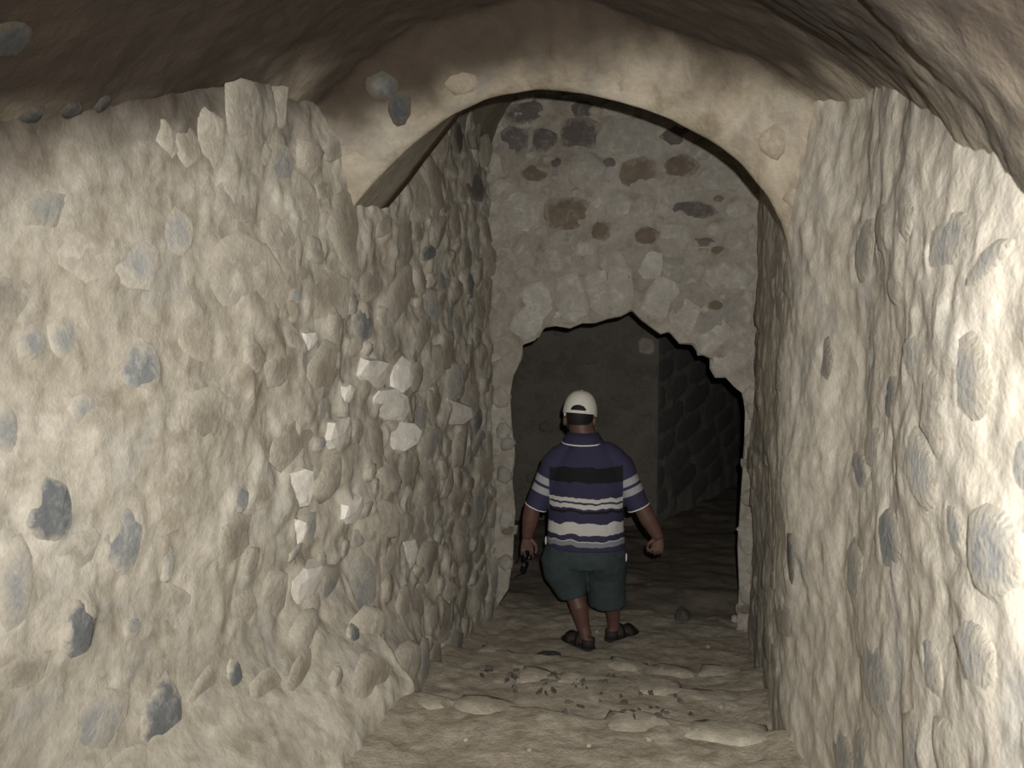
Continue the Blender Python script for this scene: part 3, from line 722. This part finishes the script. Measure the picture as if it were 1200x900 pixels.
# head
ball(bm, HC, (.083, .102, .128)); ball(bm, HC + Vector((0, .02, -.055)), (.070, .080, .075)); ball(bm, HC + Vector((0, .075, -.10)), (.032, .025, .022))
ball(bm, HC + Vector((0, .108, -.022)), (.014, .020, .020), 2); ball(bm, HC + Vector((0, .098, .012)), (.010, .014, .028), 2)
ball(bm, HC + Vector((0, .088, -.062)), (.028, .016, .012), 2)
for s in (-1, 1): ball(bm, HC + Vector((s * .096, -.004, -.042)), (.016, .022, .036), 2)
body = link('body', baked('body', bm, .0048, 3), skin, person)
eye_m = flat_mat('eye', (.6, .58, .55), .3, .5); dark_hair = flat_mat('hair', (.012, .010, .009), .7, .3, 120, .5, .004)
for s in (-1, 1):
    b2 = bmesh.new(); ball(b2, HC + Vector((s * .032, .087, .005)), (.013, .010, .008), 2); me = bpy.data.meshes.new('eye'); b2.to_mesh(me); b2.free(); ey = link('eye', me, eye_m, person)
    b2 = bmesh.new(); ball(b2, HC + Vector((s * .032, .0955, .005)), (.006, .004, .006), 2); me = bpy.data.meshes.new('iris'); b2.to_mesh(me); b2.free(); link('iris', me, dark_hair, ey)
b2 = bmesh.new(); ball(b2, HC + Vector((0, .101, -.068)), (.024, .007, .006), 2); me = bpy.data.meshes.new('lips'); b2.to_mesh(me); b2.free(); link('lips', me, flat_mat('lips', (.14, .05, .045), .5), person)
# hair: close-cropped shell under the cap, down to the nape, with sideburns
b2 = bmesh.new(); bmesh.ops.create_uvsphere(b2, u_segments=40, v_segments=28, radius=1, matrix=Matrix.Translation(HC + Vector((0, -.004, 0))) @ Matrix.Diagonal((.0885, .109, .134, 1)))
dl = []
for f in b2.faces:
    c = f.calc_center_median() - HC
    low = -.062 if c.y < .02 else (-.03 if c.y < .04 else .075)
    if c.z < low: dl.append(f)
bmesh.ops.delete(b2, geom=dl, context='FACES')
me = bpy.data.meshes.new('hair'); b2.to_mesh(me); b2.free(); link('hair', me, dark_hair, person)
for s in (-1, 1):                             # beard along the jaw
    b2 = bmesh.new(); tube(b2, [HC + Vector((s * .084, .030, -.03)), HC + Vector((s * .080, .045, -.085)), HC + Vector((s * .05, .08, -.118)), HC + Vector((0, .098, -.122))], [(.010, .020), (.012, .022), (.012, .016), (.012, .012)], 10)
    me = bpy.data.meshes.new('beard'); b2.to_mesh(me); b2.free(); link('beard', me, dark_hair, person)

# cap
cap_m = flat_mat('cap_cloth', (.60, .57, .50), .85, .2, 60, .12, .001)
CA = HC + Vector((0, -.002, .006)); ct = math.radians(-4)
b2 = bmesh.new(); na, nb = 180, 64; vs = []
for j in range(nb + 1):
    ph_ = math.pi / 2 * j / nb; row = []
    for i in range(na):
        a = 2 * math.pi * i / na; r = math.cos(ph_) ** .78 if j < nb else 0
        p = Vector((.112 * r * math.cos(a), .128 * r * math.sin(a), .150 * math.sin(ph_) ** 1.0))
        row.append(b2.verts.new(p))
    vs.append(row)
for j in range(nb):
    for i in range(na):
        c = (vs[j][i].co + vs[j + 1][(i + 1) % na].co) / 2
        if c.y < -.05 and ((c.x + .008) / .050) ** 2 + ((c.z - .022) / .032) ** 2 < 1 and c.z > .018: continue
        b2.faces.new((vs[j][i], vs[j][(i + 1) % na], vs[j + 1][(i + 1) % na], vs[j + 1][i]))
bmesh.ops.remove_doubles(b2, verts=b2.verts[:], dist=.0004)
me = bpy.data.meshes.new('cap'); b2.to_mesh(me); b2.free()
capo = link('cap', me, cap_m, person); capo.location = CA; capo.rotation_euler = (math.radians(-7), math.radians(4), 0)
so = capo.modifiers.new('thick', 'SOLIDIFY'); so.thickness = .004; so.offset = -1
b2 = bmesh.new(); top = []; rows_ = []
for j in range(9):
    k = j / 8; row = []
    for i in range(21):
        a = math.pi * (.12 + .76 * i / 20); r0 = Vector((.112 * math.cos(a), .128 * math.sin(a), 0)); r1 = Vector((.105 * math.cos(a), .128 * math.sin(a) + .085 * math.sin(math.pi * i / 20), -.018 - .02 * abs(math.cos(a))))
        row.append(b2.verts.new(r0.lerp(r1, k)))
    rows_.append(row)
for j in range(8):
    for i in range(20): b2.faces.new((rows_[j][i], rows_[j][i + 1], rows_[j + 1][i + 1], rows_[j + 1][i]))
me = bpy.data.meshes.new('brim'); b2.to_mesh(me); b2.free(); br = link('brim', me, cap_m, capo); so = br.modifiers.new('thick', 'SOLIDIFY'); so.thickness = .004
b2 = bmesh.new(); ball(b2, (0, 0, .150), (.008, .008, .005), 2); me = bpy.data.meshes.new('button'); b2.to_mesh(me); b2.free(); link('button', me, cap_m, capo)

# striped polo shirt
PUR, BLK, WHT, GRY, SGR = (.033, .029, .062), (.009, .008, .010), (.47, .455, .42), (.20, .20, .215), (.29, .29, .295)
def stripes(name, bands, axis, wob, base=PUR, lo=.6, hi=1.4, neg=False):
    m, t, b = nt(name); b.inputs['Roughness'].default_value = .85
    tc = N(t, 'ShaderNodeTexCoord'); sp = N(t, 'ShaderNodeSeparateXYZ'); t.links.new(tc.outputs['Object'], sp.inputs[0])
    z = sp.outputs[axis]
    if neg: z = math_(t, 'MULTIPLY', z, -1.0)
    mp = N(t, 'ShaderNodeMapping'); mp.inputs['Scale'].default_value = (1, 1, .5); t.links.new(tc.outputs['Object'], mp.inputs[0])
    n = noise(t, mp.outputs[0], 9, 2); z = math_(t, 'ADD', z, math_(t, 'MULTIPLY', math_(t, 'SUBTRACT', n, .5), wob))
    f = math_(t, 'DIVIDE', math_(t, 'SUBTRACT', z, lo), hi - lo)
    st = [(0, base)]
    for a, c, col in sorted(bands): st += [((a - lo) / (hi - lo), col), ((c - lo) / (hi - lo), base)]
    c = ramp(t, f, st, 'CONSTANT').outputs[0]
    n2 = noise(t, tc.outputs['Object'], 140, 2)
    t.links.new(mixc(t, .25, c, ramp(t, n2, [(.3, .6), (.7, 1.1)]).outputs[0], 'MULTIPLY'), b.inputs['Base Color'])
    bump(t, b, [(noise(t, mp.outputs[0], 16, 3), 1.0)], .004)
    return m
TB = [(1.125, 1.225, BLK), (1.000, 1.022, WHT), (.958, .986, WHT), (.93, .945, BLK), (.79, .865, WHT), (.715, .745, GRY), (.745, .752, WHT)]
M_shirt = stripes('shirt_stripes', TB, 2, .06)
bm = bmesh.new()
tube(bm, [(0, 0, .68), (0, 0, .72), (0, 0, .82), (0, 0, .95), (0, 0, 1.08), (0, 0, 1.18), (0, 0, 1.255), (-.003, 0, 1.305), (-.006, 0, 1.345), (-.012, 0, 1.38)],
     [(.258, .168), (.256, .166), (.25, .168), (.246, .165), (.246, .158), (.245, .147), (.228, .13), (.19, .112), (.135, .098), (.095, .088)], 36)
arms = []
for S_, E_, sgn in ((SL, EL, -1), (SR, ER, 1)):
    d = (E_ - S_).normalized(); S0 = S_ + Vector((-.02 * sgn, 0, .0)); L = (E_ - S_).length * (1.0 if sgn < 0 else .97); arms.append((S0, d, L, sgn))
    tube(bm, [S0 - d * .05 - Vector((.07 * sgn, 0, -.035)), S0 - d * .01 - Vector((.03 * sgn, 0, -.012)), S0 + d * .05, S0 + d * .14, S0 + d * .25, S0 + d * L], [(.045, .045), (.074, .078), (.085, .089), (.080, .086), (.075, .081), (.072, .078)], 28)
me = baked('polo_shirt', bm, .0065, 6); wrinkle(me, .007, 7, 5, 201)
nv = len(me.vertices); co = np.empty(nv * 3, np.float32); me.vertices.foreach_get('co', co); co = co.reshape(-1, 3)
along = np.full(nv, -1.0)
for S0, d, L, sgn in arms:
    rel = co - np.array(S0); al = rel @ np.array(d); rad_ = np.linalg.norm(rel - al[:, None] * np.array(d), axis=1)
    m_ = (co[:, 0] * sgn > .205 + np.maximum(0, .10 - al) * .25) & (rad_ < .115) & (co[:, 0] * sgn > .235 - .0 * al)
    along[m_] = al[m_]
at = me.attributes.new('along_sleeve', 'FLOAT', 'POINT'); at.data.foreach_set('value', along.astype(np.float32))
# sleeve stripes over the torso stripes
t = M_shirt.node_tree; b = t.nodes['Principled BSDF']; src = b.inputs['Base Color'].links[0].from_socket
an_ = N(t, 'ShaderNodeAttribute', attribute_name='along_sleeve')
f_ = math_(t, 'DIVIDE', an_.outputs['Fac'], .5)
slv = ramp(t, f_, [(0, PUR), (.27, SGR), (.36, PUR), (.40, SGR), (.49, PUR)], 'CONSTANT').outputs[0]
t.links.new(mixc(t, math_(t, 'GREATER_THAN', an_.outputs['Fac'], -.2), src, slv), b.inputs['Base Color'])
shirt = link('polo_shirt', me, M_shirt, person)
white_trim = flat_mat('white_trim', (.62, .60, .58), .8)
for S0, d, L, sgn in arms:
    bm = bmesh.new(); rs = 40
    ringv = [[bm.verts.new(((.0735 + .0032 * math.cos(b_)) * math.cos(2 * math.pi * k / rs), (.079 + .0032 * math.cos(b_)) * math.sin(2 * math.pi * k / rs), -L + .006 + .0042 * math.sin(b_))) for b_ in [2 * math.pi * q / 6 for q in range(6)]] for k in range(rs)]
    for k in range(rs):
        for q in range(6): bm.faces.new((ringv[k][q], ringv[k][(q + 1) % 6], ringv[(k + 1) % rs][(q + 1) % 6], ringv[(k + 1) % rs][q]))
    me = bpy.data.meshes.new('cuff_trim'); bm.to_mesh(me); bm.free(); tr = link('cuff_trim', me, white_trim, shirt); tr.location = S0
    tr.rotation_mode = 'QUATERNION'; tr.rotation_quaternion = Vector((0, 0, -1)).rotation_difference(d)
# collar with a white edge
def ringband(name, prof, mat, parent, cx=-.024, cy=.004, closed=True, drop=.0):
    bm = bmesh.new(); rs = 48; R_ = []
    for k in range(rs):
        a = 2 * math.pi * k / rs; sg_ = math.sin(a)
        R_.append([bm.verts.new((cx + rx * math.cos(a), cy + ry * sg_, z - drop * max(0, sg_) + (-.012 * max(0, -sg_) if i in low else 0))) for i, (rx, ry, z, low_) in enumerate(prof) for low in ([i] if low_ else [],)])
    n = len(prof)
    for k in range(rs):
        for q in range(n): bm.faces.new((R_[k][q], R_[k][(q + 1) % n], R_[(k + 1) % rs][(q + 1) % n], R_[(k + 1) % rs][q]))
    bmesh.ops.recalc_face_normals(bm, faces=bm.faces[:])
    me = bpy.data.meshes.new(name); bm.to_mesh(me); bm.free(); return link(name, me, mat, parent)
M_plain = flat_mat('shirt_plain', PUR, .85, .2, 140, .25)
col_ = ringband('collar', [(.094, .094, 1.375, 0), (.090, .092, 1.432, 0), (.098, .100, 1.436, 0), (.135, .115, 1.372, 1), (.130, .110, 1.366, 1)], M_plain, shirt, drop=.03)
ringband('collar_trim', [(.133, .113, 1.372, 1), (.139, .119, 1.374, 1), (.139, .119, 1.366, 1), (.133, .113, 1.364, 1)], white_trim, col_, drop=.03)

# shorts
M_sh = flat_mat('shorts_cloth', (.040, .054, .054), .9, .15, 18, .35, .003)
bm = bmesh.new()
tube(bm, [(0, 0, .76), (0, 0, .70), (0, 0, .62), (0, 0, .56)], [(.238, .15), (.245, .158), (.25, .165), (.235, .155)], 32)
tube(bm, [(-.125, 0, .66), (-.15, 0, .58), (-.140, .01, .50), (-.105, .02, .42), (-.085, .022, .345)], [(.13, .15), (.142, .145), (.138, .13), (.118, .112), (.095, .10)], 26)
tube(bm, [(.125, 0, .66), (.130, .02, .58), (.136, .05, .50), (.136, .075, .38), (.140, .095, .275)], [(.13, .15), (.13, .145), (.13, .13), (.128, .122), (.124, .118)], 26)
me = baked('shorts', bm, .008, 3); wrinkle(me, .007, 8, 5, 230)
shorts = link('shorts', me, M_sh, person)
for s, zz in ((-1, .715), (1, .62)):
    b2 = bmesh.new(); ball(b2, (s * .262, -.02, zz), (.006, .012, .030), 2); me = bpy.data.meshes.new('pocket_trim'); b2.to_mesh(me); b2.free(); link('pocket_trim', me, white_trim, shorts)
# sandals
M_sand = flat_mat('sandal_leather', (.018, .016, .015), .7, .3, 40, .3); M_sole = flat_mat('sandal_sole', (.022, .02, .018), .85)
for A_, an in ((AL, FLA), (AR, FRA)):
    root = empty('sandal'); root.parent = person; root.location = (A_.x, A_.y, 0); root.rotation_euler = (0, 0, -an)
    b2 = bmesh.new(); out = [(-.03, -.065), (.03, -.065), (.04, -.02), (.046, .08), (.052, .16), (.04, .215), (0, .232), (-.04, .215), (-.052, .16), (-.044, .08), (-.04, -.02)]
    lo_ = [b2.verts.new((x, y, .003)) for x, y in out]; hi_ = [b2.verts.new((x * 1.03, y, .024)) for x, y in out]; n = len(out)
    b2.faces.new(lo_[::-1]); b2.faces.new(hi_)
    for k in range(n): b2.faces.new((lo_[k], lo_[(k + 1) % n], hi_[(k + 1) % n], hi_[k]))
    me = bpy.data.meshes.new('sole'); b2.to_mesh(me); b2.free(); link('sole', me, M_sole, root, smooth=False)
    for (y0, y1, w, h) in ((.095, .165, .056, .072), (.02, .065, .048, .098)):
        b2 = bmesh.new(); n = 14; L_ = []
        for k in range(n + 1):
            a = math.pi * k / n
            L_.append([b2.verts.new((w * math.cos(a), y, .018 + (h - .018) * math.sin(a) ** .8)) for y in (y0, y1)])
        for k in range(n): b2.faces.new((L_[k][0], L_[k + 1][0], L_[k + 1][1], L_[k][1]))
        me = bpy.data.meshes.new('strap'); b2.to_mesh(me); b2.free(); o = link('strap', me, M_sand, root); q = o.modifiers.new('t', 'SOLIDIFY'); q.thickness = .005
    b2 = bmesh.new(); L_ = []
    for k in range(15):
        a = math.pi + math.pi * k / 14
        L_.append([b2.verts.new((.046 * math.cos(a), -.01 + .058 * math.sin(a), z)) for z in (.02, .075)])
    for k in range(14): b2.faces.new((L_[k][0], L_[k + 1][0], L_[k + 1][1], L_[k][1]))
    me = bpy.data.meshes.new('heel_strap'); b2.to_mesh(me); b2.free(); o = link('heel_strap', me, M_sand, root); q = o.modifiers.new('t', 'SOLIDIFY'); q.thickness = .005

# sunglasses dangling from the left hand
gl_frame = flat_mat('glasses_frame', (.008, .008, .009), .25, .5); gl_lens = flat_mat('glasses_lens', (.006, .006, .008), .06, .7)
bpy.context.view_layer.update()
gp = person.matrix_world @ (WL + Vector((.002, -.055, -.075)))
gl = empty('sunglasses', gp, math.radians(55)); gl.rotation_euler = (0, math.radians(6), math.radians(50))
tag(gl, 'dark sunglasses hanging down from the fingers of the walking person', 'sunglasses')
for k, zc_ in enumerate((-.035, -.105)):
    b2 = bmesh.new(); n = 20; pr_ = []
    for i in range(n):
        a = 2 * math.pi * i / n; pr_.append((.021 * math.copysign(abs(math.cos(a)) ** .7, math.cos(a)), zc_ + .030 * math.copysign(abs(math.sin(a)) ** .7, math.sin(a))))
    F_ = [b2.verts.new((x, -.002 - 3 * x * x, z)) for x, z in pr_]; B_ = [b2.verts.new((x, .002 - 3 * x * x, z)) for x, z in pr_]
    b2.faces.new(F_); b2.faces.new(B_[::-1])
    for i in range(n): b2.faces.new((F_[i], B_[i], B_[(i + 1) % n], F_[(i + 1) % n]))
    me = bpy.data.meshes.new('lens'); b2.to_mesh(me); b2.free(); link('lens', me, gl_lens, gl)
    b2 = bmesh.new(); tube(b2, [(x * 1.06, -3 * x * x, zc_ + (z - zc_) * 1.05) for x, z in pr_ + pr_[:1]], [.0035] * (n + 1), 6)
    me = bpy.data.meshes.new('rim'); b2.to_mesh(me); b2.free(); link('rim', me, gl_frame, gl)
b2 = bmesh.new(); tube(b2, [(.006, -.001, -.064), (.009, -.003, -.07), (.006, -.001, -.076)], [.004] * 3, 8); me = bpy.data.meshes.new('bridge'); b2.to_mesh(me); b2.free(); link('bridge', me, gl_frame, gl)
for pts in ([(.018, .004, -.006), (.016, .05, -.02), (.008, .075, -.055), (-.004, .078, -.085)], [(.018, .004, -.134), (.014, .035, -.15), (.0, .06, -.165), (-.014, .065, -.172)]):
    b2 = bmesh.new(); tube(b2, pts, [(.004, .003)] * 4, 8, up=X3); me = bpy.data.meshes.new('temple_arm'); b2.to_mesh(me); b2.free(); link('temple_arm', me, gl_frame, gl)
